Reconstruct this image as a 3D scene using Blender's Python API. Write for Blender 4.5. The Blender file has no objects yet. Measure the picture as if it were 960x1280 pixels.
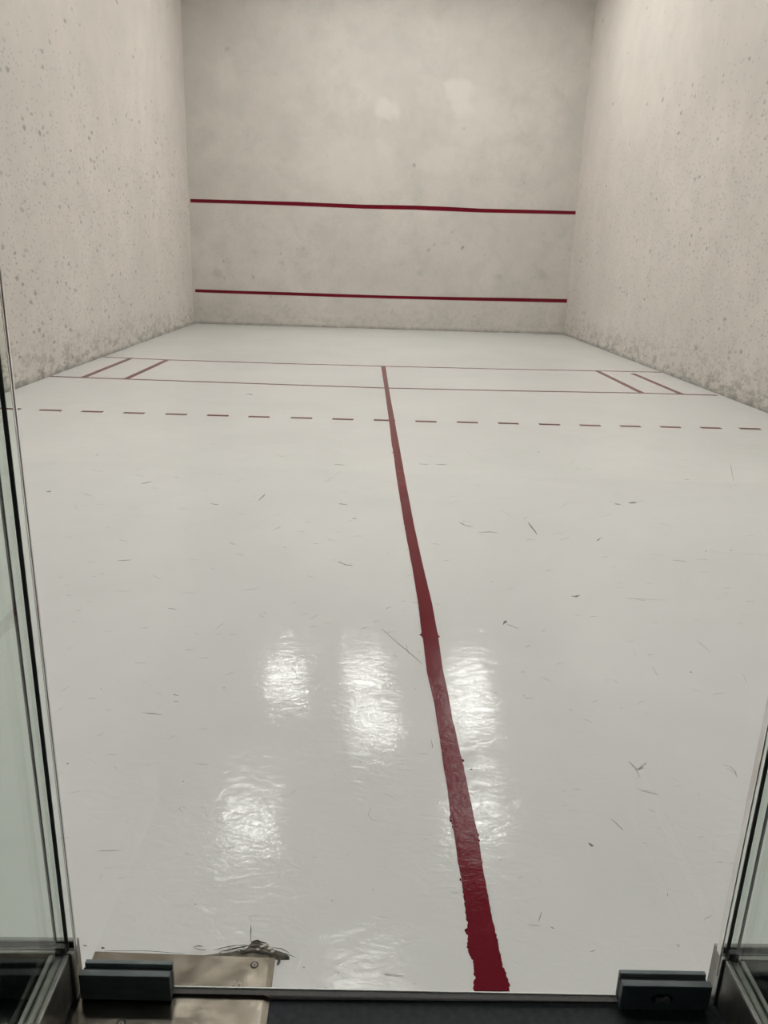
import bpy, bmesh, math, random
from mathutils import Vector, Matrix
random.seed(11)
S = bpy.context.scene
C = S.collection

# ---------------------------------------------------------------- camera
F, CX, CY, CH, YAW, PITCH, ROLL = 986.845, -0.21313, -0.94531, 1.09187, -0.028065, 0.309319, 0.032137
def cam_axes():
    cy, sy, cp, sp = math.cos(YAW), math.sin(YAW), math.cos(PITCH), math.sin(PITCH)
    f = Vector((-sy*cp, cy*cp, -sp)); r = Vector((cy, sy, 0)); u = r.cross(f)
    c, s = math.cos(ROLL), math.sin(ROLL)
    return c*r + s*u, -s*r + c*u, f
RX, UP, FW = cam_axes()
cd = bpy.data.cameras.new('camera'); cam = bpy.data.objects.new('camera', cd); C.objects.link(cam)
cam.matrix_world = Matrix(((RX.x, UP.x, -FW.x, CX), (RX.y, UP.y, -FW.y, CY), (RX.z, UP.z, -FW.z, CH), (0, 0, 0, 1)))
cd.sensor_fit = 'VERTICAL'; cd.sensor_height = 36; cd.lens = F/1280*36; cd.clip_start = 0.02
S.camera = cam

# ---------------------------------------------------------------- world, exposure
w = bpy.data.worlds.new('world'); S.world = w; w.use_nodes = True
w.node_tree.nodes['Background'].inputs[0].default_value = (0.9, 0.95, 1, 1)
w.node_tree.nodes['Background'].inputs[1].default_value = 0.02
S.view_settings.view_transform = 'Standard'; S.view_settings.look = 'None'
S.view_settings.gamma = 1; S.view_settings.use_curve_mapping = False
S.view_settings.exposure = 0.0
LAMP = 31.5             # radiance of the ceiling diffusers

# ---------------------------------------------------------------- dimensions
XW, L, H = 3.05, 12.38, 5.5
LX, RXX = -0.632, 0.352          # inner ends of the two fixed glass panels
GH = 3.0                          # height of the glass wall

def floor_at(a, b, z=0.0):
    d = FW*F + RX*(a-480) - UP*(b-640); t = (z-CH)/d.z
    return Vector((CX, CY, CH)) + d*t
def front_at(a, b):
    d = FW*F + RX*(a-480) - UP*(b-640); t = (L-CY)/d.y
    return Vector((CX, CY, CH)) + d*t

# ---------------------------------------------------------------- node helpers
class N:
    def __init__(s, name):
        s.m = bpy.data.materials.new(name); s.m.use_nodes = True
        s.t = s.m.node_tree; s.t.nodes.clear()
        s.out = s.t.nodes.new('ShaderNodeOutputMaterial')
    def n(s, typ, **kw):
        o = s.t.nodes.new(typ)
        for k, v in kw.items():
            if k.startswith('i_'):
                key = k[2:]; key = int(key) if key.isdigit() else key.replace('_', ' ')
                s.set(o.inputs[key], v)
            else: setattr(o, k, v)
        return o
    def set(s, inp, v):
        if isinstance(v, bpy.types.NodeSocket): s.t.links.new(v, inp)
        elif isinstance(v, bpy.types.Node): s.t.links.new(v.outputs[0], inp)
        else: inp.default_value = v
    def math(s, op, a, b=0.0, clamp=False):
        o = s.t.nodes.new('ShaderNodeMath'); o.operation = op; o.use_clamp = clamp
        s.set(o.inputs[0], a); s.set(o.inputs[1], b); return o.outputs[0]
    def mix(s, fac, a, b):
        o = s.t.nodes.new('ShaderNodeMix'); o.data_type = 'RGBA'
        s.set(o.inputs[0], fac); s.set(o.inputs[6], a); s.set(o.inputs[7], b); return o.outputs[2]
    def ramp(s, v, a, b, lo=0.0, hi=1.0):
        o = s.t.nodes.new('ShaderNodeMapRange'); o.clamp = True
        s.set(o.inputs[0], v); o.inputs[1].default_value = a; o.inputs[2].default_value = b
        o.inputs[3].default_value = lo; o.inputs[4].default_value = hi; return o.outputs[0]
    def noise(s, vec, scale, detail=4, rough=0.5, dist=0.0):
        o = s.t.nodes.new('ShaderNodeTexNoise'); s.set(o.inputs['Vector'], vec)
        o.inputs['Scale'].default_value = scale; o.inputs['Detail'].default_value = detail
        o.inputs['Roughness'].default_value = rough; o.inputs['Distortion'].default_value = dist
        return o.outputs[0]
    def pos(s, scale=(1, 1, 1)):
        g = s.t.nodes.new('ShaderNodeNewGeometry'); m = s.t.nodes.new('ShaderNodeMapping')
        s.t.links.new(g.outputs['Position'], m.inputs[0]); m.inputs['Scale'].default_value = scale
        return m.outputs[0]
    def bump(s, h, strength, dist, normal=None):
        o = s.t.nodes.new('ShaderNodeBump'); s.set(o.inputs['Height'], h)
        o.inputs['Strength'].default_value = strength; o.inputs['Distance'].default_value = dist
        if normal is not None: s.set(o.inputs['Normal'], normal)
        return o.outputs[0]
    def bsdf(s, color, rough=0.5, metal=0.0, normal=None, spec=0.5, **kw):
        o = s.t.nodes.new('ShaderNodeBsdfPrincipled')
        s.set(o.inputs['Base Color'], color); s.set(o.inputs['Roughness'], rough)
        s.set(o.inputs['Metallic'], metal); s.set(o.inputs['Specular IOR Level'], spec)
        if normal is not None: s.set(o.inputs['Normal'], normal)
        for k, v in kw.items(): s.set(o.inputs[k.replace('_', ' ')], v)
        s.t.links.new(o.outputs[0], s.out.inputs[0]); return o

def simple(name, col, rough=0.5, metal=0.0, spec=0.5, grain=0.0, gs=200):
    k = N(name); c = (*col, 1)
    nz = k.noise(k.pos(), gs, 3)
    cc = k.mix(k.ramp(nz, 0.3, 0.7), (*[v*(1-grain) for v in col], 1), (*[min(1, v*(1+grain)) for v in col], 1))
    k.bsdf(cc, rough, metal, spec=spec); return k.m

# ---- plaster court walls: off-white concrete, pitted and scuffed
def wall_material(name, axis, base=(0.675, 0.622, 0.575), front=False):
    k = N(name)
    p = k.pos()
    sep = k.n('ShaderNodeSeparateXYZ', i_0=p)
    z = sep.outputs[2]
    big = k.noise(p, 0.55, 5, 0.6, 0.6)
    mid = k.noise(p, 3.0, 6, 0.65, 0.3)
    fine = k.noise(p, 38, 4, 0.7)
    col = k.mix(k.ramp(big, 0.32, 0.68), (*[c*0.90 for c in base], 1), (*[min(1, c*1.07) for c in base], 1))
    col = k.mix(k.ramp(mid, 0.42, 0.66, 0, 0.75 if front else 0.5), col, (base[0]*0.82, base[1]*0.84, base[2]*0.84, 1))
    col = k.mix(k.ramp(fine, 0.35, 0.75, 0, 0.38), col, (base[0]*0.78, base[1]*0.79, base[2]*0.78, 1))
    # pits and ball marks: elongated upright specks, thickest from knee to shoulder height
    sc = (1, 1, 0.9) if front else (1, 0.55, 0.95)
    vo = k.n('ShaderNodeTexVoronoi', i_Vector=k.pos(sc), i_Scale=11.0 if front else 17.0)
    wob = k.noise(k.pos(sc), 42, 4, 0.75)
    dd = k.math('ADD', vo.outputs['Distance'], k.math('MULTIPLY', k.math('SUBTRACT', wob, 0.5), 0.9))
    spr = k.n('ShaderNodeSeparateColor', i_0=vo.outputs['Color'])
    dens = k.math('MULTIPLY', k.ramp(z, 3.0, 1.2, 0.05, 1.0), k.ramp(k.noise(p, 1.1, 3), 0.3, 0.6, 0.35, 1))
    if front: dens = k.math('MULTIPLY', dens, 0.30)
    pick = k.math('LESS_THAN', spr.outputs[0], k.math('MULTIPLY', dens, 0.95))
    size = k.math('MULTIPLY', k.math('POWER', spr.outputs[1], 1.9), 0.38)
    spot = k.math('MULTIPLY', k.ramp(k.math('SUBTRACT', size, dd), -0.04, 0.06), pick)
    spot = k.math('MULTIPLY', spot, k.ramp(spr.outputs[2], 0, 1, 0.25, 0.9))
    col = k.mix(k.math('MULTIPLY', spot, 0.9), col, (0.25, 0.235, 0.21, 1))
    # smaller specks
    v2 = k.n('ShaderNodeTexVoronoi', i_Vector=k.pos((1, 0.6, 0.8)), i_Scale=40.0)
    s2 = k.n('ShaderNodeSeparateColor', i_0=v2.outputs['Color'])
    p2 = k.math('MULTIPLY', k.math('LESS_THAN', s2.outputs[0], k.math('MULTIPLY', dens, 0.5)), k.ramp(v2.outputs['Distance'], 0.42, 0.16))
    col = k.mix(k.math('MULTIPLY', p2, 0.5), col, (0.26, 0.25, 0.23, 1))
    # dirt rubbed along the foot of the wall
    streak = k.noise(k.pos((1, 0.5, 1.1)), 13, 6, 0.72, 0.3)
    foot = k.math('MULTIPLY', k.ramp(z, 0.42 if not front else 0.5, 0.0), k.ramp(streak, 0.48, 0.58))
    col = k.mix(k.math('MULTIPLY', foot, 0.78 if not front else 0.30), col, (0.25, 0.24, 0.215, 1))
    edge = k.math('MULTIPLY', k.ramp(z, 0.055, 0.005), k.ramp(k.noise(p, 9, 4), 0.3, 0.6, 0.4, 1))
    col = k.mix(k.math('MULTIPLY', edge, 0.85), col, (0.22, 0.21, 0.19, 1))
    if front:
        # pale patches left by repairs, and a few smudges
        for (px, pz, rr, sx, am) in ((0.0, 3.25, 0.22, 1.0, .9), (1.10, 3.50, 0.36, 0.8, .9), (1.45, 3.15, .55, 1, .5), (-0.5, 2.42, 0.55, 2.0, .6),
                                 (0.9, 2.6, .30, 1.6, .5), (-2.4, 3.7, .25, 1, .5)):
            d = k.n('ShaderNodeVectorMath', operation='DISTANCE'); m = k.n('ShaderNodeMapping')
            k.t.links.new(p, m.inputs[0]); m.inputs['Scale'].default_value = (1/sx, 1, 1)
            k.t.links.new(m.outputs[0], d.inputs[0]); d.inputs[1].default_value = (px/sx, L, pz)
            e = k.math('ADD', d.outputs['Value'], k.math('MULTIPLY', k.math('SUBTRACT', k.noise(p, 3.4, 5, .6), 0.5), 0.9*rr**0.5))
            col = k.mix(k.ramp(e, rr*0.9, rr*0.5, 0, 0.8*am), col, (base[0]*1.10, base[1]*1.11, base[2]*1.10, 1))
        for (px, pz, rr) in ((2.62, 0.93, .10), (-2.65, .80, .12), (-1.6, 1.0, .07), (1.9, .88, .06), (1.2, 3.05, .05), (-2.4, 4.0, .05), (.6, .9, .08)):
            d = k.n('ShaderNodeVectorMath', operation='DISTANCE'); k.t.links.new(p, d.inputs[0]); d.inputs[1].default_value = (px, L, pz)
            e = k.math('ADD', d.outputs['Value'], k.math('MULTIPLY', k.math('SUBTRACT', k.noise(p, 14, 4, .6), 0.5), 0.16))
            col = k.mix(k.ramp(e, rr, rr*0.2, 0, 0.30), col, (0.25, 0.24, 0.22, 1))
    n1 = k.bump(mid, 0.25, 0.02)
    n2 = k.bump(k.math('SUBTRACT', k.math('MULTIPLY', fine, 0.5), spot), 0.35, 0.004, n1)
    k.bsdf(col, 0.55, 0, n2, 0.35)
    return k.m

def floor_material():
    k = N('white_painted_floor'); p = k.pos()
    big = k.noise(p, 0.9, 5, 0.6, 0.5); mid = k.noise(p, 7, 5, 0.6)
    base = (0.690, 0.690, 0.675)
    col = k.mix(k.ramp(big, 0.3, 0.7), (*[c*0.955 for c in base], 1), (*[c*1.04 for c in base], 1))
    col = k.mix(k.ramp(mid, 0.45, 0.75, 0, 0.25), col, (base[0]*0.9, base[1]*0.9, base[2]*0.9, 1))
    # faint shoe rubs, mostly lying across the court
    rub = k.noise(k.pos((1.6, 9, 1)), 5.5, 6, 0.72, 0.6)
    rubm = k.math('MULTIPLY', k.ramp(rub, 0.60, 0.72), k.ramp(k.noise(p, 1.3, 3), 0.4, 0.6))
    col = k.mix(k.math('MULTIPLY', rubm, 0.22), col, (0.40, 0.38, 0.35, 1))
    vo = k.n('ShaderNodeTexVoronoi', i_Vector=k.pos((1, 1, 0)), i_Scale=7.0)
    spr = k.n('ShaderNodeSeparateColor', i_0=vo.outputs['Color'])
    dot = k.math('MULTIPLY', k.ramp(vo.outputs['Distance'], 0.030, 0.012), k.math('LESS_THAN', spr.outputs[0], 0.25))
    col = k.mix(k.math('MULTIPLY', dot, 0.7), col, (0.13, 0.12, 0.11, 1))
    # wavy trowelled relief under gloss paint
    g = k.noise(k.pos((0.7, 1.1, 0)), 26, 3, 0.55, 1.4)
    g2 = k.noise(k.pos((1, 1, 0)), 85, 3, 0.6, 0.8)
    g3 = k.noise(k.pos((1, 1, 0)), 6, 2, 0.5)
    near = k.ramp(k.n('ShaderNodeSeparateXYZ', i_0=p).outputs[1], 0.80, 0.10, 1.6, 2.6)   # rougher trowelling by the doorway
    n = k.bump(g3, 0.30, 0.0022)
    n = k.bump(k.math('MULTIPLY', g, near), 0.30, 0.0012, n)
    n = k.bump(k.math('MULTIPLY', g2, near), 0.30, 0.00024, n)
    rgh = k.ramp(k.noise(p, 5, 4), 0.3, 0.7, 0.025, 0.05)
    k.bsdf(col, rgh, 0, n, 0.13)
    return k.m

def red_paint():
    k = N('dark_red_line_paint'); p = k.pos()
    v = k.noise(p, 6, 5, 0.6)
    col = k.mix(k.ramp(v, 0.3, 0.7), (0.125, 0.005, 0.013, 1), (0.150, 0.007, 0.016, 1))
    g = k.noise(k.pos((1, 1, 1)), 30, 4, 0.6, 0.8); g2 = k.noise(p, 140, 3)
    n = k.bump(g, 0.30, 0.0022); n = k.bump(g2, 0.3, 0.0008, n)
    k.bsdf(col, 0.14, 0, n, 0.08); return k.m

def glass_material(name, tint):
    k = N(name)
    lw = k.n('ShaderNodeLayerWeight'); lw.inputs[0].default_value = 0.5
    fac = k.math('ADD', k.math('MULTIPLY', k.math('POWER', lw.outputs['Facing'], 5.0), 0.96), 0.04)
    tr = k.n('ShaderNodeBsdfTransparent'); tr.inputs[0].default_value = (*tint, 1)
    gl = k.n('ShaderNodeBsdfGlossy'); gl.inputs['Roughness'].default_value = 0.0
    mx = k.n('ShaderNodeMixShader'); k.set(mx.inputs[0], fac)
    k.t.links.new(tr.outputs[0], mx.inputs[1]); k.t.links.new(gl.outputs[0], mx.inputs[2])
    k.t.links.new(mx.outputs[0], k.out.inputs[0]); return k.m

def brushed(name, col, rough, axis_scale, metal=1.0, lo=.85, hi=1.15):
    k = N(name); b = k.noise(k.pos(axis_scale), 60, 4, 0.6)
    c = k.mix(k.ramp(b, 0.3, 0.7), (*[v*lo for v in col], 1), (*[min(1, v*hi) for v in col], 1))
    w_ = k.noise(k.pos(), 16, 3)
    n = k.bump(w_, 0.25, 0.007)
    k.bsdf(c, k.ramp(k.noise(k.pos(), 25, 3), 0.3, 0.7, rough*0.75, rough*1.25), metal, n); return k.m

def lamp_material(name, strength, col=(1.0, 0.985, 0.96, 1)):
    k = N(name); e = k.n('ShaderNodeEmission'); e.inputs[0].default_value = col
    e.inputs[1].default_value = strength; k.t.links.new(e.outputs[0], k.out.inputs[0]); return k.m

M = dict(
    side=wall_material('pitted_white_plaster', 'x'),
    front=wall_material('front_wall_plaster', 'y', (0.580, 0.540, 0.496), True),
    floor=floor_material(), red=red_paint(),
    ceiling=simple('white_ceiling_paint', (0.62, 0.60, 0.56), 0.7, grain=.04, gs=4),
    glass=glass_material('clear_toughened_glass', (0.975, 0.985, 0.978)),
    tint=glass_material('green_tinted_toughened_glass', (0.925, 0.955, 0.935)),
    edge=simple('polished_glass_edge', (0.985, 0.965, 0.955), 0.22, 0.75, grain=.01),
    arris=simple('ground_glass_arris', (0.85, 0.85, 0.82), 0.5),
    seal=simple('brown_grey_edge_seal', (0.10, 0.085, 0.075), 0.5),
    strip=simple('dull_threshold_metal', (0.040, 0.035, 0.032), 0.5, 0.1, grain=.2),
    silicone=simple('black_silicone', (0.10, 0.10, 0.092), 0.5, grain=.1),
    rail=brushed('dark_anodised_aluminium', (0.27, 0.27, 0.255), 0.38, (1, 1, 1), 0.8),
    patch=brushed('charcoal_satin_metal', (0.13, 0.155, 0.16), 0.62, (0.3, 2, 2), 0.3),
    dark=simple('blackened_recess', (0.008, 0.008, 0.008), 0.6),
    steel=brushed('brushed_stainless_steel', (0.30, 0.268, 0.225), 0.20, (.5, 3, 1), 1.0, .95, 1.05),
    screw=simple('dull_screw_steel', (0.20, 0.18, 0.15), 0.4, 0.9, grain=.2),
    hallfloor=simple('dark_blue_grey_vinyl', (0.024, 0.031, 0.035), 0.6, 0.0, 0.25, grain=.25, gs=90),
    hallwall=simple('hall_beige_paint', (0.30, 0.27, 0.235), 0.7, grain=.03, gs=5),
    scuff=simple('grey_rubber_scuff', (0.46, 0.445, 0.42), 0.6, grain=.3, gs=70),
    scuffdark=simple('black_rubber_mark', (0.17, 0.16, 0.145), 0.6, grain=.3, gs=70),
    mortar=simple('bare_dirty_concrete', (0.135, 0.120, 0.095), 0.85, grain=.5, gs=55),
    crack=simple('dark_floor_crack', (0.045, 0.04, 0.034), 0.9, grain=.3),
    chip=simple('loose_paint_flake', (0.50, 0.46, 0.41), 0.5, grain=.12, gs=80),
    frame=simple('white_lamp_frame', (0.7, 0.7, 0.68), 0.4),
    lamp=lamp_material('lit_lamp_diffuser', LAMP),
    lampoff=simple('unlit_lamp_diffuser', (0.55, 0.55, 0.52), 0.4),
)

# ---------------------------------------------------------------- mesh helpers
def mesh(name, bm, mat, parent=None, bevel=0, segs=2, smooth=False):
    me = bpy.data.meshes.new(name); bmesh.ops.recalc_face_normals(bm, faces=bm.faces); bm.to_mesh(me); bm.free()
    for m in (mat if isinstance(mat, (list, tuple)) else [mat]): me.materials.append(m)
    if smooth:
        for f in me.polygons: f.use_smooth = True
    o = bpy.data.objects.new(name, me); C.objects.link(o); o.parent = parent
    if bevel:
        b = o.modifiers.new('bevel', 'BEVEL'); b.width = bevel; b.segments = segs; b.limit_method = 'ANGLE'
    return o
def box(bm, x0, x1, y0, y1, z0, z1, edge_axis=None):
    v = [bm.verts.new(c) for c in ((x0,y0,z0),(x1,y0,z0),(x1,y1,z0),(x0,y1,z0),(x0,y0,z1),(x1,y0,z1),(x1,y1,z1),(x0,y1,z1))]
    ax = (2, 2, 1, 0, 1, 0)
    for i, q in enumerate(((0,3,2,1),(4,5,6,7),(0,1,5,4),(1,2,6,5),(2,3,7,6),(3,0,4,7))):
        f = bm.faces.new([v[j] for j in q])
        if edge_axis is not None and ax[i] != edge_axis: f.material_index = 1
    return v
def bx(*a, **k):
    bm = bmesh.new(); box(bm, *a, **k); return bm
def cyl(bm, c, r, h, n=20, r2=None, mi=0, axis='z'):
    a, b = [], []
    for i in range(n):
        t = 2*math.pi*i/n; co, si = math.cos(t), math.sin(t); q = r if r2 is None else r2
        if axis == 'z':
            a.append(bm.verts.new((c[0]+r*co, c[1]+r*si, c[2]))); b.append(bm.verts.new((c[0]+q*co, c[1]+q*si, c[2]+h)))
        else:
            a.append(bm.verts.new((c[0]+r*co, c[1], c[2]+r*si))); b.append(bm.verts.new((c[0]+q*co, c[1]+h, c[2]+q*si)))
    bm.faces.new(a[::-1]); bm.faces.new(b)
    for i in range(n): bm.faces.new((a[i], a[(i+1) % n], b[(i+1) % n], b[i]))
def empty(name, loc, label=None, cat=None, group=None, kind=None):
    o = bpy.data.objects.new(name, None); C.objects.link(o); o.location = loc; o.empty_display_size = .1
    return tag(o, label, cat, group, kind)
def tag(o, label=None, cat=None, group=None, kind=None):
    if label: o['label'] = label
    if cat: o['category'] = cat
    if group: o['group'] = group
    if kind: o['kind'] = kind
    return o
def slab(pts_l, pts_r, z0, z1):
    """thin strip between two polylines, with real thickness"""
    bm = bmesh.new(); n = len(pts_l)
    def V(p, z): return bm.verts.new((p[0], p[1], z))
    tl = [V(p, z1) for p in pts_l]; tr = [V(p, z1) for p in pts_r]
    bl = [V(p, z0) for p in pts_l]; br = [V(p, z0) for p in pts_r]
    for i in range(n-1):
        bm.faces.new((tl[i], tr[i], tr[i+1], tl[i+1])); bm.faces.new((bl[i], bl[i+1], br[i+1], br[i]))
        bm.faces.new((tl[i], tl[i+1], bl[i+1], bl[i])); bm.faces.new((tr[i], br[i], br[i+1], tr[i+1]))
    bm.faces.new((tl[0], bl[0], br[0], tr[0])); bm.faces.new((tl[-1], tr[-1], br[-1], bl[-1]))
    return bm

# ================================================================ THE COURT SHELL
floor = tag(mesh('floor', bx(-XW-.2, XW+.2, 0.002, L+.2, -0.12, 0), M['floor']),
            'glossy white painted court floor with dark red lines', kind='structure')
wl = tag(mesh('wall_left', bx(-XW-.2, -XW, -.3, L+.2, 0, H), M['side']), 'pitted off-white left side wall of the court', kind='structure')
wr = tag(mesh('wall_right', bx(XW, XW+.2, -.3, L+.2, 0, H), M['side']), 'pitted off-white right side wall of the court', kind='structure')
wf = tag(mesh('wall_front', bx(-XW, XW, L, L+.2, 0, H), M['front']), 'blotchy off-white front wall with two red lines', kind='structure')
wb = tag(mesh('wall_back', bx(-XW, XW, -0.10, 0.10, GH, H), M['side']), 'plastered back wall above the glass', kind='structure')
ceil = tag(mesh('ceiling', bx(-XW-.2, XW+.2, -.3, L+.2, H, H+.15), M['ceiling']), kind='structure')

# ---------------------------------------------------------------- red lines on the front wall
def wall_line(pts_top, pts_bot, label):
    bm = bmesh.new(); a, b, c, d = [], [], [], []
    for p, q in zip(pts_top, pts_bot):
        P, Q = front_at(*p), front_at(*q)
        a.append(bm.verts.new((P.x, L-.0022, P.z))); b.append(bm.verts.new((Q.x, L-.0022, Q.z)))
        c.append(bm.verts.new((P.x, L+.001, P.z))); d.append(bm.verts.new((Q.x, L+.001, Q.z)))
    for i in range(len(a)-1):
        bm.faces.new((a[i], b[i], b[i+1], a[i+1])); bm.faces.new((a[i], a[i+1], c[i+1], c[i])); bm.faces.new((b[i], d[i], d[i+1], b[i+1]))
    bm.faces.new((a[0], c[0], d[0], b[0])); bm.faces.new((a[-1], b[-1], d[-1], c[-1]))
    o = mesh('painted_line', bm, M['red'], wf); o['label'] = label
wall_line([(238,248.6),(300,250.3),(370,252.3),(425,254.6),(455,255.8),(520,256.9),(565,258.8),(600,260.7),(660,262.2),(722,264.0)],
          [(238,253.0),(300,254.8),(370,257.2),(425,259.6),(455,260.9),(520,262.2),(565,264.2),(600,265.6),(660,266.9),(722,268.2)],
          'upper dark red line across the front wall')
wall_line([(244,361.4),(300,363.5),(360,365.2),(420,367.4),(480,369.3),(570,371.3),(640,372.4),(711,373.8)],
          [(244,365.2),(300,367.3),(360,369.2),(420,371.2),(480,373.0),(570,375.4),(640,376.8),(711,378.4)],
          'lower dark red line across the front wall')

# ---------------------------------------------------------------- red lines on the floor
ZT = 0.0014
def floor_line(pix, width, label, along='x', name='painted_line'):
    pts = [floor_at(*p) for p in pix]; a, b = [], []
    dense = []
    for i in range(len(pts)-1):
        for j in range(8): dense.append(pts[i].lerp(pts[i+1], j/8))
    dense.append(pts[-1])
    for i, p in enumerate(dense):
        d = (dense[min(i+1, len(dense)-1)]-dense[max(i-1, 0)]).normalized(); nrm = Vector((-d.y, d.x, 0))
        wv = width*(0.5+random.uniform(-.02, .02)); a.append(p+nrm*wv); b.append(p-nrm*wv)
    o = mesh(name, slab(a, b, -0.0005, ZT), M['red'], floor)
    if label: o['label'] = label
    return o
floor_line([(130,446.2),(209,449.8),(345,454.2),(479,457.8),(620,461.2),(747,463.6),(826,465.3)], .040, 'far red line across the court floor')
floor_line([(60,470.4),(158,473.9),(320,479.6),(479,485.0),(640,488.6),(802,491.4),(896,494.2)], .040, 'near solid red line across the court floor')
for a, b, lab in (((105,471.4),(163,448),'outer left red service box line'), ((158,473.5),(209,450),'inner left red service box line'),
                  ((747,464),(802,491),'inner right red service box line'), ((791,467),(852,492.7),'outer right red service box line')):
    floor_line([a, b], .052, lab)
# dashes of the receiving line: 19 in view, two more behind the glass
spacing, x00 = 0.2962, -0.075
for k in range(-10, 11):
    x = x00 + k*spacing
    if abs(x) > XW-.08: continue
    y = 4.617 + 0.0072*x*x + random.uniform(-.003, .003)
    p = [Vector((x-.075+random.uniform(-.003,.003), y-.0, 0)), Vector((x+.075+random.uniform(-.003,.003), y-.002, 0))]
    a = [p[0]+Vector((0, .0225, 0)), p[1]+Vector((0, .0225, 0))]; b = [p[0]-Vector((0, .0225, 0)), p[1]-Vector((0, .0225, 0))]
    mesh('line_dash', slab(a, b, -0.0005, ZT), M['red'], floor)
# centre line with ragged edges
LE = [(476.3,458),(480.6,485),(486.3,526),(490.2,560),(491.0,562),(496.3,601),(505.6,658.8),(516.2,715),(522.8,755.6),(526.9,791),(525.6,793.5),(528.4,797),(533.4,840),
      (542.7,879),(549,920.6),(554,957),(559.4,988),(563.0,1018),(561.6,1021),(562.6,1026),(564.8,1030),(569,1051),(572.4,1078),(576.9,1100),(580.6,1127.5),(580.4,1129),(583,1150),(585.4,1154),
      (584.4,1158),(584.2,1161),(581.9,1162.5),(582.6,1167),(585.2,1169),(584.4,1177),(583.8,1184),(586,1191),(589,1197),(591.5,1201),(592.4,1209),(593.2,1216),(592,1217.6),(592.4,1219.5),(594.6,1220.5),
      (594.8,1224.5),(591.4,1225.5),(591.6,1229),(592.4,1233),(591.8,1236),(593.8,1241),(592.5,1244.6)]
RE = [(481.8,458),(486.0,485),(493.2,526),(499.6,560),(506.8,601),(518.0,658.8),(527.5,702.5),(540.2,755.6),(546.6,791),(547.8,794),(548.0,799),(554,840),
      (560.4,868.5),(566.2,905),(569.0,908),(568.8,912),(575.6,944),(577.6,948),(578.0,953),(579.2,957),(586.4,993.5),(595.4,1036),(597.0,1040),(603.6,1087),(606.2,1100),
      (615,1147),(617.6,1160),(620.6,1170),(620.6,1173),(622.6,1177),(622.4,1181),(624.0,1186),(625.4,1193),(627.5,1204),(628.0,1209),(631,1213),(633.2,1217.5),(633.2,1221),(635.2,1225),(634.8,1229),
      (637.2,1232),(636.2,1236),(636.9,1239),(635.6,1242),(637,1244.8)]
def at_v(poly, v):
    for (a, b), (c, d) in zip(poly, poly[1:]):
        if b <= v <= d: return a+(c-a)*(v-b)/max(1e-6, d-b)
    return poly[-1][0]
vs = sorted(set([round(458+i*4.0, 2) for i in range(150)] + [round(1052+i*1.3, 2) for i in range(149)]))
vs = [v for v in vs if v <= 1244.4]
pl, pr = [], []
rj = random.Random(5)
for v in vs:
    px_w = at_v(RE, v)-at_v(LE, v); j = 0.010*px_w if v < 1100 else 0.022*px_w
    a = floor_at(at_v(LE, v)+rj.uniform(-j, j), v); b = floor_at(at_v(RE, v)+rj.uniform(-j, j), v)
    pl.append(a); pr.append(b)
pl = [p for p in pl if p.y > 0.003]; pr = pr[:len(pl)]
mesh('centre_line', slab(pl, pr, -0.0005, ZT+.0006), M['red'], floor)['label'] = 'long red centre line with ragged edges running to the door'
# blobs of paint that squeezed out beside the centre line
bm = bmesh.new()
for (u, v, r) in ((578.6,951,1.9),(548.6,796,1.4),(525.4,794,1.2),(564.0,1026,2.0),(597.8,1044,1.3),(599,1051,1.0),(566.2,1034,1.3),(490.4,566,1.0),(582.4,1163.5,2.0),(575.5,1100,1.1),(571.4,1062,1.0),(602.5,1078,.8)):
    c = floor_at(u, v); q = floor_at(u+r, v); rad = (q-c).length
    cyl(bm, (c.x, c.y, -.0003), rad, ZT+.0015, 10, rad*.75)
mesh('paint_blobs', bm, M['red'], floor)['kind'] = 'stuff'

# ---------------------------------------------------------------- scuffs and scratches on the floor
def ribbons(name, strokes, mat, z, label):
    bm = bmesh.new()
    for pix, wpx in strokes:
        P = [floor_at(*p) for p in pix]
        ex, ey = pix[-1][0]-pix[0][0], pix[-1][1]-pix[0][1]; el = max(1e-3, math.hypot(ex, ey))
        sc = (floor_at(pix[0][0]-ey/el, pix[0][1]+ex/el)-P[0]).length*0.8
        w_ = wpx*sc*0.5
        D = []
        for i in range(len(P)-1):
            for j in range(3): D.append(P[i].lerp(P[i+1], j/3))
        D.append(P[-1]); n = len(D); prev = None
        for i, p in enumerate(D):
            d = (D[min(i+1, n-1)]-D[max(i-1, 0)])
            if d.length < 1e-6: d = Vector((1, 0, 0))
            d.normalize(); nn = Vector((-d.y, d.x, 0))
            ww = w_*(0.25+0.75*math.sin(math.pi*(i+.5)/n))*random.uniform(.6, 1.2)
            o = nn*random.uniform(-.3, .3)*w_
            cur = (bm.verts.new((*(p+o+nn*ww).xy, z)), bm.verts.new((*(p+o-nn*ww).xy, z)))
            if prev: bm.faces.new((prev[0], prev[1], cur[1], cur[0]))
            prev = cur
    o = mesh(name, bm, mat, floor); o['kind'] = 'stuff'; o['label'] = label
    return o
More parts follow.
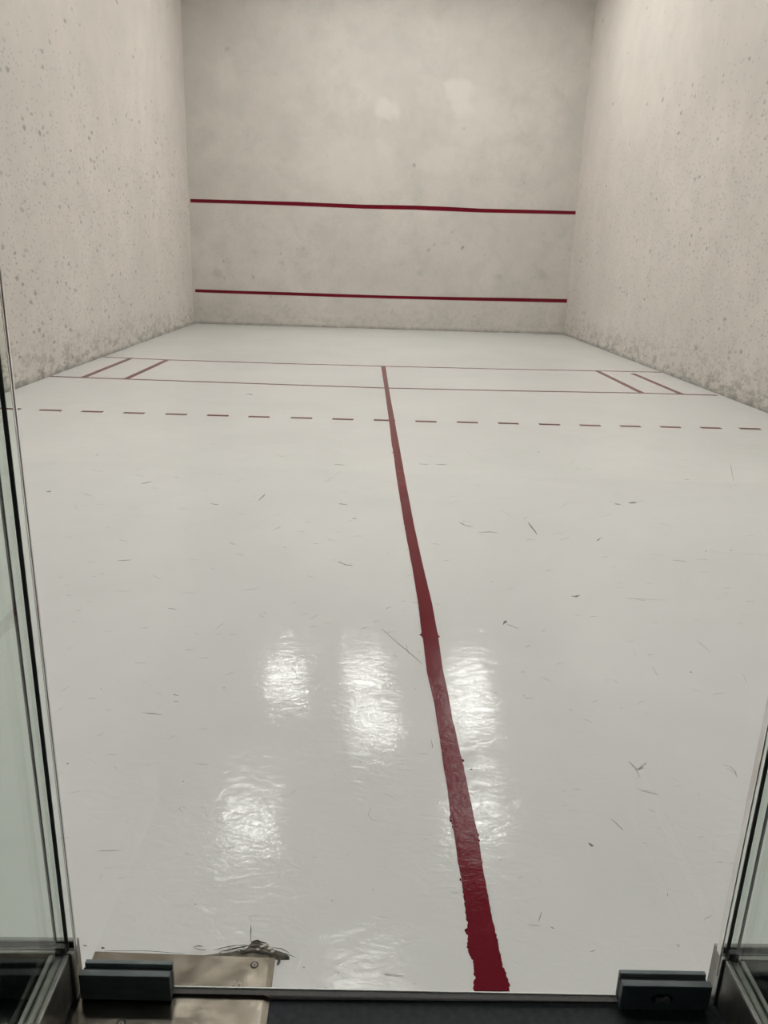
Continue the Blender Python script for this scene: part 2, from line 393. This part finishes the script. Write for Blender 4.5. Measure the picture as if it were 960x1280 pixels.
dark = [([(178,891),(190,892),(203,893.5)],1.3), ([(216,868),(223,870)],1.2), ([(217,877),(223,877)],.9), ([(308,492.5),(316,493.5)],1.3), ([(75,514),(76,515)],1),
        ([(264,629.5),(273,631)],1.1), ([(323,626),(331,618)],1.2), ([(176,605),(190,602)],1.0), ([(424,629.5),(434,631)],1.4), ([(418,580.5),(431,581.5)],1.0), ([(422,702),(432,706),(441,707.5)],1.1),
        ([(147,701),(165,700)],1.0), ([(440,648),(446,648.5)],1.2), ([(209,760),(221,762)],.9), ([(120,569),(122,568.5)],1.6), ([(60,614),(63,615)],2),
        ([(660,653),(666,661),(671,668)],1.3), ([(598,665.5),(612,665),(622,666)],1.0), ([(574,653),(582,657),(592,659)],1.0), ([(746,676),(750,673)],1.2), ([(714,745),(719,746),(724,744)],2.4),
        ([(629,781),(632,776),(633,779)],1.8), ([(633,780),(648,786)],.9), ([(619,866),(620,865.5)],2.2), ([(587.5,961.5),(590.5,962)],2.4), ([(539,925),(541,935)],1.2),
        ([(677,1140),(673,1153)],1.2), ([(660,1156),(676,1157)],.9), ([(688,1159),(693,1161)],1.4), ([(736,1054),(739,1057),(742,1058)],3.2), ([(738,1190),(744,1188)],1.0), ([(625.5,1075),(627,1075)],1.6),
        ([(763,1023),(772,1031),(779,1038)],1.0), ([(477,786),(495,802),(513,817),(528,830)],.9), ([(507,805),(511,818)],.9), ([(800,988),(812,991),(823,994)],1.0),
        ([(83,955),(86,954.5)],2.2), ([(228,977),(230,977)],1.6), ([(375,888),(376,888)],1.8), ([(466,1112),(467.5,1112)],2.2), ([(414.5,1126),(416,1126)],1.6), ([(243,1130),(245,1130.5)],1.4),
        ([(122,1064),(135,1063.5),(152,1063)],.9), ([(126,861),(127,860.5)],1.6), ([(279,860),(281,860)],1.5), ([(913,580),(917,601)],.5), ([(840,700),(858,702)],.7), ([(560,1183),(561,1183)],.1),
        ([(517,1230),(518.5,1230)],2.0), ([(422,1216),(424,1216)],2.0), ([(379,1209),(381,1210)],2.0), ([(524,580),(536,580.5)],1.0), ([(545,580.5),(559,581)],.9), ([(855,599),(862,600)],.9),
        ([(672,565),(674,565)],1.4), ([(913,688),(915,688)],1.8), ([(881,689),(883,689)],1.2), ([(786,629),(796,628)],1.8), ([(768,630),(776,630.5)],1.4), ([(862,840),(865,840.5)],1.6),
        ([(835,1116),(834,1121)],1.2), ([(880,1150),(890,1144)],.9), ([(908,1132),(909,1137)],1.4)]
ribbons('rubber_marks', dark, M['scuffdark'], .0004, 'short dark rubber marks and specks on the white floor')
lite = [([(786,952),(792,958),(797,963),(804,957),(809,952)],2.6), ([(792,957),(797,966),(800,972),(794,973)],2.4), ([(797,961),(805,960)],2), ([(905,956),(912,958),(918,963),(921,972)],2.4), ([(908,960),(914,963),(917,968)],1.2),
        ([(464,1010),(460,1018),(465,1025),(474,1026)],1.2), ([(226,1006),(224,1012),(229,1015)],1.8), ([(795,986),(813,989),(824,994)],1.0), ([(838,972),(850,977)],1.0), ([(846,1180),(849,1184)],5),
        ([(480,1218),(490,1219.5),(505,1220)],4.0), ([(860,860),(880,866)],.9), ([(890,868),(906,866)],.9), ([(580,560),(592,572)],.8), ([(900,690),(960,694)],.7), ([(780,748),(832,750)],1.4), ([(700,675),(712,672)],1.0),
        ([(340,663),(352,658)],1.0), ([(114,587),(128,590)],1), ([(93,630),(96,636)],1), ([(300,739),(325,735)],1), ([(225,742),(245,740)],1.0), ([(268,788),(280,778)],1.0), ([(144,740),(166,738)],.9),
        ([(348,573),(358,569)],1), ([(345,568),(358,574)],.8), ([(884,567),(898,574)],1.0), ([(865,578),(875,580)],1.0), ([(600,1010),(606,1015)],.8), ([(870,800),(888,815)],.9), ([(262,1060),(300,1070)],.7)]
rr = random.Random(3)
for i in range(330):                       # light shoe scratches scattered over the playing area
    u = rr.uniform(60, 940); v = 545+(rr.random()**1.5)*620
    if v > 900 and rr.random() < .5: continue
    ln = rr.uniform(4, 16); an = rr.gauss(0, .28 if v < 800 else .6)
    lite.append(([(u, v), (u+ln/2*math.cos(an), v+ln/2*math.sin(an)*.8+rr.uniform(-.7, .7)), (u+ln*math.cos(an), v+ln*math.sin(an)*.8)], rr.uniform(.7, 1.4)))
ribbons('scratches', lite, M['scuff'], .0003, 'pale grey scratches and shoe scuffs on the white floor')

# ---------------------------------------------------------------- broken paint beside the stainless plate
bm = bmesh.new()
outl = [(238,1196.5),(262,1193.5),(276,1191.5),(290,1190.5),(299,1187),(309,1185.5),(312,1181),(315,1178),(322,1177.5),(331,1181.5),(338,1183.5),(343,1187.5),(350,1189.5),(357,1192),(362,1196),(352,1195.5),(349,1204),(346,1207)]
pts = [floor_at(*p) for p in outl]
base = [(floor_at(u, 1199+(u-238)*.045)) for u in (340, 320, 300, 280, 260, 240)]
ring = pts+base
cc = sum(ring, Vector())/len(ring)
top = [bm.verts.new((p.x, p.y, .0004)) for p in pts]
inn = []
for p in pts:
    q = p.lerp(Vector((p.x+rj.uniform(-.002, .002), min(p.y, .062+rj.uniform(-.002, .002)), 0)), .55)
    inn.append(bm.verts.new((q.x, q.y, rj.uniform(.0008, .0040))))
low = [bm.verts.new((p.x, .060, .0004)) for p in pts]
for i in range(len(pts)-1):
    bm.faces.new((top[i], top[i+1], inn[i+1], inn[i])); bm.faces.new((inn[i], inn[i+1], low[i+1], low[i]))
mesh('broken_floor_patch', bm, M['mortar'], floor)['label'] = 'broken bare concrete at the corner of the steel plate'
ribbons('floor_crack', [([(313.5,1158),(313.8,1164),(313.2,1172),(313.6,1180)],1.3), ([(241,1187),(248,1184.5),(254,1186)],1.4), ([(243,1188),(250,1189.5),(258,1190)],1.2),
        ([(268,1190),(280,1187),(296,1184.5)],1.6), ([(276,1192),(300,1187),(312,1184)],2.6), ([(283,1186),(292,1184.5),(308,1183.5)],1.2), ([(314,1180),(322,1179),(333,1182)],4.0), ([(312,1186),(322,1185),(331,1188)],2.6),
        ([(340,1187),(352,1188.5),(362,1194)],1.5), ([(346,1192),(357,1194.5),(369,1199)],1.2), ([(343,1193),(350,1202),(348,1209)],2.4), ([(104,1184),(109,1185)],1.4), ([(127,1187),(131,1188)],3.0),
        ([(130,1191),(180,1191),(230,1194.5)],1.0), ([(300,1193),(320,1191),(344,1196)],3.4)], M['crack'], .0043, 'dark crack and lifted paint edges by the steel plate')
bm = bmesh.new()
for (u, v, s) in ((329,1186,4.5),(337,1189,4),(322,1190,3),(305,1189.5,3.5),(298,1191,3),(341,1192,3),(288,1189,2.5),(334,1184,3),(276,1194,2)):
    c = floor_at(u, v); vv = []
    for i in range(6):
        t = i*math.pi/3+rj.uniform(-.3, .3); r_ = s*.0008*rj.uniform(.6, 1.2)
        vv.append((c.x+r_*math.cos(t)*1.4, c.y+r_*math.sin(t)))
    a = [bm.verts.new((x, y, .0042)) for x, y in vv]; b = [bm.verts.new((x+rj.uniform(-.0006, .0006), y, .0056+rj.uniform(-.0005, .001))) for x, y in vv]
    bm.faces.new(b); bm.faces.new(a[::-1])
    for i in range(6): bm.faces.new((a[i], a[(i+1) % 6], b[(i+1) % 6], b[i]))
o = mesh('paint_flakes', bm, M['chip'], floor); o['kind'] = 'stuff'

# ================================================================ GLASS BACK WALL
def channel(bm, x0, x1, y0, y1, h, along):
    """U-shaped shoe with the slot for the glass open on top"""
    t = .0080; gh = h-.003
    if along == 'x':
        box(bm, x0, x1, y0, y1, 0, gh); box(bm, x0, x1, y0, y0+t, gh, h); box(bm, x0, x1, y1-t, y1, gh, h)
    else:
        box(bm, x0, x1, y0, y1, 0, gh); box(bm, x0, x0+t, y0, y1, gh, h); box(bm, x1-t, x1, y0, y1, gh, h)
RH = .090
def fixed_panel(n, x0, x1, side):
    root = empty('window_%d' % n, ((x0+x1)/2, 0, 0), 'fixed glass wall panel %s of the glass door' % side, kind='structure')
    def P(o): o.location = -root.location; o.parent = root; return o
    P(mesh('glass_pane', bx(x0, x1, -.006, .006, RH-.003, GH, edge_axis=1), [M['tint'], M['edge']]))
    bm = bmesh.new(); channel(bm, x0, x1, -.0155, .0155, RH, 'x')
    r = P(mesh('bottom_rail', bm, M['rail'], bevel=.0012))
    bm = bmesh.new(); channel_z = GH-.05
    box(bm, x0, x1, -.02, .02, channel_z, GH)
    P(mesh('top_rail', bm, M['rail'], bevel=.0012))
    bm = bmesh.new(); box(bm, x0, x1, -.0085, -.006, RH-.0028, RH+.0012); box(bm, x0, x1, .006, .0085, RH-.0028, RH+.0012)
    P(mesh('glazing_gasket', bm, M['silicone']))
    return root
fixed_panel(1, -XW, LX, 'left')
fixed_panel(2, RXX, XW, 'right')

def fin(s, x_edge, label):
    """glass fin standing square to the wall, outside the court; s = -1 left, +1 right"""
    xi = x_edge+s*.0125; xo = xi+s*.012
    xa, xb = min(xi, xo), max(xi, xo)
    y0, y1 = -.46, -.0095
    root = empty('glass_fin', ((xa+xb)/2, y1, 0), label, 'glass panel')
    def P(o): o.location = -root.location; o.parent = root; return o
    bm = bx(xa, xb, y0, y1, RH-.003, GH, edge_axis=0)
    for f in bm.faces:
        f.material_index = 0
    P(mesh('glass_pane', bm, [M['tint'], M['edge']]))
    bm = bmesh.new(); cxm = (xa+xb)/2; channel(bm, cxm-.0145, cxm+.0145, y0, -.0165, RH, 'y')
    P(mesh('bottom_rail', bm, M['rail'], bevel=.0012))
    bm = bmesh.new(); box(bm, xa-.0022, xa, y0, -.0165, RH-.0028, RH+.001); box(bm, xb, xb+.0022, y0, -.0165, RH-.0028, RH+.001)
    P(mesh('glazing_gasket', bm, M['silicone']))
    bm = bmesh.new()                                        # silicone beads where the fin meets the wall panel
    xs, xt = (x_edge+s*.0068, xi)
    box(bm, min(xs, xt), max(xs, xt), -.0090, -.0062, RH, GH)
    xs, xt = (xo-s*.001, xo+s*.0035)
    box(bm, min(xs, xt), max(xs, xt), -.0085, -.0062, RH, GH)
    # lump of sealant closing the corner of the two rails
    box(bm, min(xi-s*.004, xo), max(xi-s*.004, xo), -.0165, -.007, RH-.006, RH+.012)
    P(mesh('silicone_joint', bm, M['silicone'], bevel=.0008))
    return root
fin(-1, LX, 'glass fin at the left jamb of the door in a dark rail')
fin(1, RXX, 'glass fin at the right jamb of the door in a dark rail')

# ---------------------------------------------------------------- door leaf
DX0, DW = -.6302, .978
door = empty('door_1', (DX0, -.003, 0), 'frameless clear glass door on charcoal corner fittings', kind='structure')
door.rotation_euler = (0, 0, -math.radians(0.75))
bm = bx(0, DW, -.005, .005, .0085, 2.10)
for f in bm.faces:
    if f.calc_center_median().z < .01: f.material_index = 1
mesh('glass_pane', bm, [M['glass'], M['strip']], door)
bm = bmesh.new(); box(bm, .1425, DW-.149, .0050, .0066, .0070, .0105)
mesh('ground_bottom_edge', bm, M['arris'], door)['label'] = 'bright ground bottom edge of the door glass'
bm = bmesh.new(); box(bm, -.0006, 0, -.0012, .0012, .058, 2.04)
mesh('edge_seal', bm, M['seal'], door)
bm = bmesh.new(); box(bm, DW, DW+.0006, -.0012, .0012, .058, 2.04)
mesh('edge_seal', bm, M['seal'], door)
def patch(x0, x1, label, z0=.0065, z1=.0535, lock=False):
    r = empty('corner_fitting', (0, 0, 0), label); r.parent = door
    bm = bmesh.new()
    box(bm, x0, x1, -.0165, -.0052, z0, z1)
    mesh('cover_plate', bm, M['patch'], r, bevel=.0011)
    bm = bmesh.new(); box(bm, x0+.002, x1-.001, .0052, .0125, z0, z1+.0005)
    mesh('cover_plate', bm, M['patch'], r, bevel=.0011)
    bm = bmesh.new(); box(bm, x0+.001, x1-.001, -.0052, .0052, z0, z1-.008)
    mesh('clamp_core', bm, M['dark'], r)
    if lock:
        xc, zc = x0+.062, .030
        bm = bmesh.new()
        n = 24; ring = []
        for i in range(n):
            t = 2*math.pi*i/n
            ring.append((xc+.0165*math.cos(t), zc+.0088*math.sin(t)))
        a = [bm.verts.new((x, -.0167, z)) for x, z in ring]; b = [bm.verts.new((x, -.0174, z)) for x, z in ring]
        bm.faces.new(a); bm.faces.new(b[::-1])
        for i in range(n): bm.faces.new((a[i], a[(i+1) % n], b[(i+1) % n], b[i]))
        mesh('lock_rosette', bm, M['dark'], r)
        bm = bmesh.new(); box(bm, xc-.0105, xc+.004, -.0205, -.0172, zc-.0045, zc+.004); cyl(bm, (xc+.0065, -.0172, zc+.001), .0055, -.0045, 16, axis='y')
        mesh('lock_turn', bm, M['rail'], r, bevel=.0008)
    return r
patch(.0060, .1425, 'charcoal hinge fitting gripping the lower left corner of the door')
patch(DW-.149, DW-.012, 'charcoal lock fitting gripping the lower right corner of the door', lock=True)
for nm in (0,):
    patch(.0060, .1425, 'charcoal hinge fitting at the top of the door', 2.05, 2.11)
# glazing above the door
tr = empty('window_3', (-.14, 0, 2.12), 'glass panel above the door', kind='structure')
o = mesh('glass_pane', bx(LX+.004, RXX-.004, -.006, .006, 2.12, GH, edge_axis=1), [M['tint'], M['edge']], tr); o.location = (.14, 0, -2.12)

# ---------------------------------------------------------------- stainless floor plate under the hinge
PX0, PX1, PY0, PY1, PZ = -.634, -.3385, -.175, .0640, .0030
plate = empty('floor_plate', ((PX0+PX1)/2, (PY0+PY1)/2, 0), 'scuffed stainless steel cover plate on the floor under the door hinge', 'floor plate')
def PP(o): o.location = -plate.location; o.parent = plate; return o
bm = bmesh.new()
def layer(x0, x1, y0, y1, z, k0=0):
    out = []
    for (x, y) in ((x0, y0), (x1, y0), (x1, y1), (x0, y1)): out.append(bm.verts.new((x, y+(.009 if x == x0 and y > 0 else 0)*1.0, z)))
    return out
A = layer(PX0, PX1, PY0, PY1, -.0005); B = layer(PX0, PX1, PY0, PY1, .0006); Cc = layer(PX0+.0055, PX1-.0100, PY0+.006, PY1-.0022, PZ)
Cc[3].co.x += .002
for r0, r1 in ((A, B), (B, Cc)):
    for i in range(4): bm.faces.new((r0[i], r0[(i+1) % 4], r1[(i+1) % 4], r1[i]))
bm.faces.new(Cc); bm.faces.new(A[::-1])
PP(mesh('cover_sheet', bm, M['steel'], bevel=.0010, segs=2))
for (x, y) in ((-.3705, .0475), (-.553, -.056), (-.3705, -.13)):
    bm = bmesh.new(); cyl(bm, (x, y, PZ-.001), .0044, .0018, 20, .0040)
    sc_ = PP(mesh('screw', bm, M['screw']))
    bm = bmesh.new(); cyl(bm, (x, y, PZ-.0005), .0070, .0009, 20, .0066); sr = mesh('screw_rim', bm, M['dark'], sc_)
    bm = bmesh.new(); cyl(bm, (x, y, PZ+.0006), .0016, .0004, 6); mesh('screw_socket', bm, M['dark'], sc_)
# stamped mark, worn beyond reading: short raised strokes in two rows
bm = bmesh.new(); rs = random.Random(9)
for row in range(3):
    for i in range(4):
        x = -.3985+i*.0050+row*.0004; y = .0175-row*.0085
        for _ in range(3):
            a = rs.uniform(0, math.pi); l_ = rs.uniform(.0012, .0026); dx, dy = l_*math.cos(a), l_*math.sin(a); ox, oy = rs.uniform(-.0015, .0015), rs.uniform(-.002, .002)
            nx, ny = -math.sin(a)*.00035, math.cos(a)*.00035
            q = [(x+ox-dx+nx, y+oy-dy+ny), (x+ox+dx+nx, y+oy+dy+ny), (x+ox+dx-nx, y+oy+dy-ny), (x+ox-dx-nx, y+oy-dy-ny)]
            lo = [bm.verts.new((u, v, PZ-.0002)) for u, v in q]; hi = [bm.verts.new((u, v, PZ+.0004)) for u, v in q]
            bm.faces.new(hi)
            for j in range(4): bm.faces.new((lo[j], lo[(j+1) % 4], hi[(j+1) % 4], hi[j]))
PP(mesh('stamped_mark', bm, M['screw']))['label'] = 'small worn stamped mark near the right end of the plate'

# ================================================================ HALL OUTSIDE THE GLASS
HY = -3.2
tag(mesh('floor_hall', bx(-XW-.2, XW+.2, HY, .002, -0.12, -.0005), M['hallfloor']), 'dark blue-grey vinyl floor outside the glass door', kind='structure')
tag(mesh('wall_hall', bx(-XW-.2, XW+.2, HY-.15, HY, 0, GH+.1), M['hallwall']), kind='structure')
tag(mesh('wall_hall_left', bx(-XW-.35, -XW-.2, HY, -.3, 0, GH+.1), M['hallwall']), kind='structure')
tag(mesh('wall_hall_right', bx(XW+.2, XW+.35, HY, -.3, 0, GH+.1), M['hallwall']), kind='structure')
tag(mesh('ceiling_hall', bx(-XW-.35, XW+.35, HY-.15, -.1, GH+.1, GH+.2), M['hallwall']), kind='structure')
# strip of aluminium closing the joint of court floor and hall floor
tag(mesh('trim_1', bx(PX1+.001, RXX-.006, -.013, .0018, -.0004, .0007), M['strip'], bevel=.0003), 'thin dark metal strip at the threshold under the door', kind='structure')

# ================================================================ CEILING LAMPS
def lamp(x, y, on, label):
    r = empty('ceiling_light', (x, y, H), label, 'ceiling lamp', 'ceiling lamps above the court')
    bm = bmesh.new(); s = .31
    for (x0, x1, y0, y1) in ((-s-.03, s+.03, s, s+.03), (-s-.03, s+.03, -s-.03, -s), (-s-.03, -s, -s, s), (s, s+.03, -s, s)): box(bm, x0, x1, y0, y1, -.11, 0)
    mesh('lamp_frame', bm, M['frame'], r)
    mesh('diffuser', bx(-s, s, -s, s, -.025, -.001), M['lamp'] if on else M['lampoff'], r)
K = (H+CH)/(6.0+CH)                       # floor reflections fix the forward lamps' directions; the rear rows are added
rows = ['row nearest the front wall', 'second row from the front wall', 'third row from the front wall', 'fourth row from the front wall', 'added fifth row from the front wall', 'added row nearest the glass wall']
cols = ['left', 'middle', 'right']
grid = [[(-1.50, 11.3, 1), (-.12, 11.45, 1), (1.7, 11.4, 1)], [(-1.6, 10.1, 0), (.06, 10.0, 1), (1.64, 10.2, 1)], [(-1.58, 7.6, 1), (0, 7.7, 0), (1.40, 7.9, 1)],
        [(-1.55, 5.4, 0), (-.1, 4.95, 1), (1.6, 5.4, 0)], [(-1.55, 3.4, 1), (0, 3.4, 0), (1.6, 3.4, 1)], [(-1.55, 1.3, 1), (0, 1.3, 0), (1.6, 1.3, 1)]]  # fifth and last rows: unseen lamps added for extra illumination
for i, row in enumerate(grid):
    for j, (x, y, on) in enumerate(row):
        lamp(CX+(x-CX)*K, CY+(y-CY)*K, on, '%s square ceiling lamp, %s of its row, in the %s' % ('lit' if on else 'unlit', cols[j], rows[i]))

# two weak cool fill lamps, unseen, added to lift the dark hall
M['hallfill'] = lamp_material('hall_fill_lamp', 9.0, (0.6, 0.9, 1.0, 1))
for i, x in enumerate((-1.7, 1.7)):
    r = empty('ceiling_light', (x, -2.3, GH+.1), 'added unseen fill lamp in the hall outside the glass, %s of the door' % ('left', 'right')[i], 'ceiling lamp', 'added hall fill lamps')
    bm = bmesh.new(); cyl(bm, (0, 0, -.05), .17, .05, 28); mesh('lamp_frame', bm, M['frame'], r)
    bm = bmesh.new(); cyl(bm, (0, 0, -.058), .14, .009, 28); mesh('diffuser', bm, M['hallfill'], r)
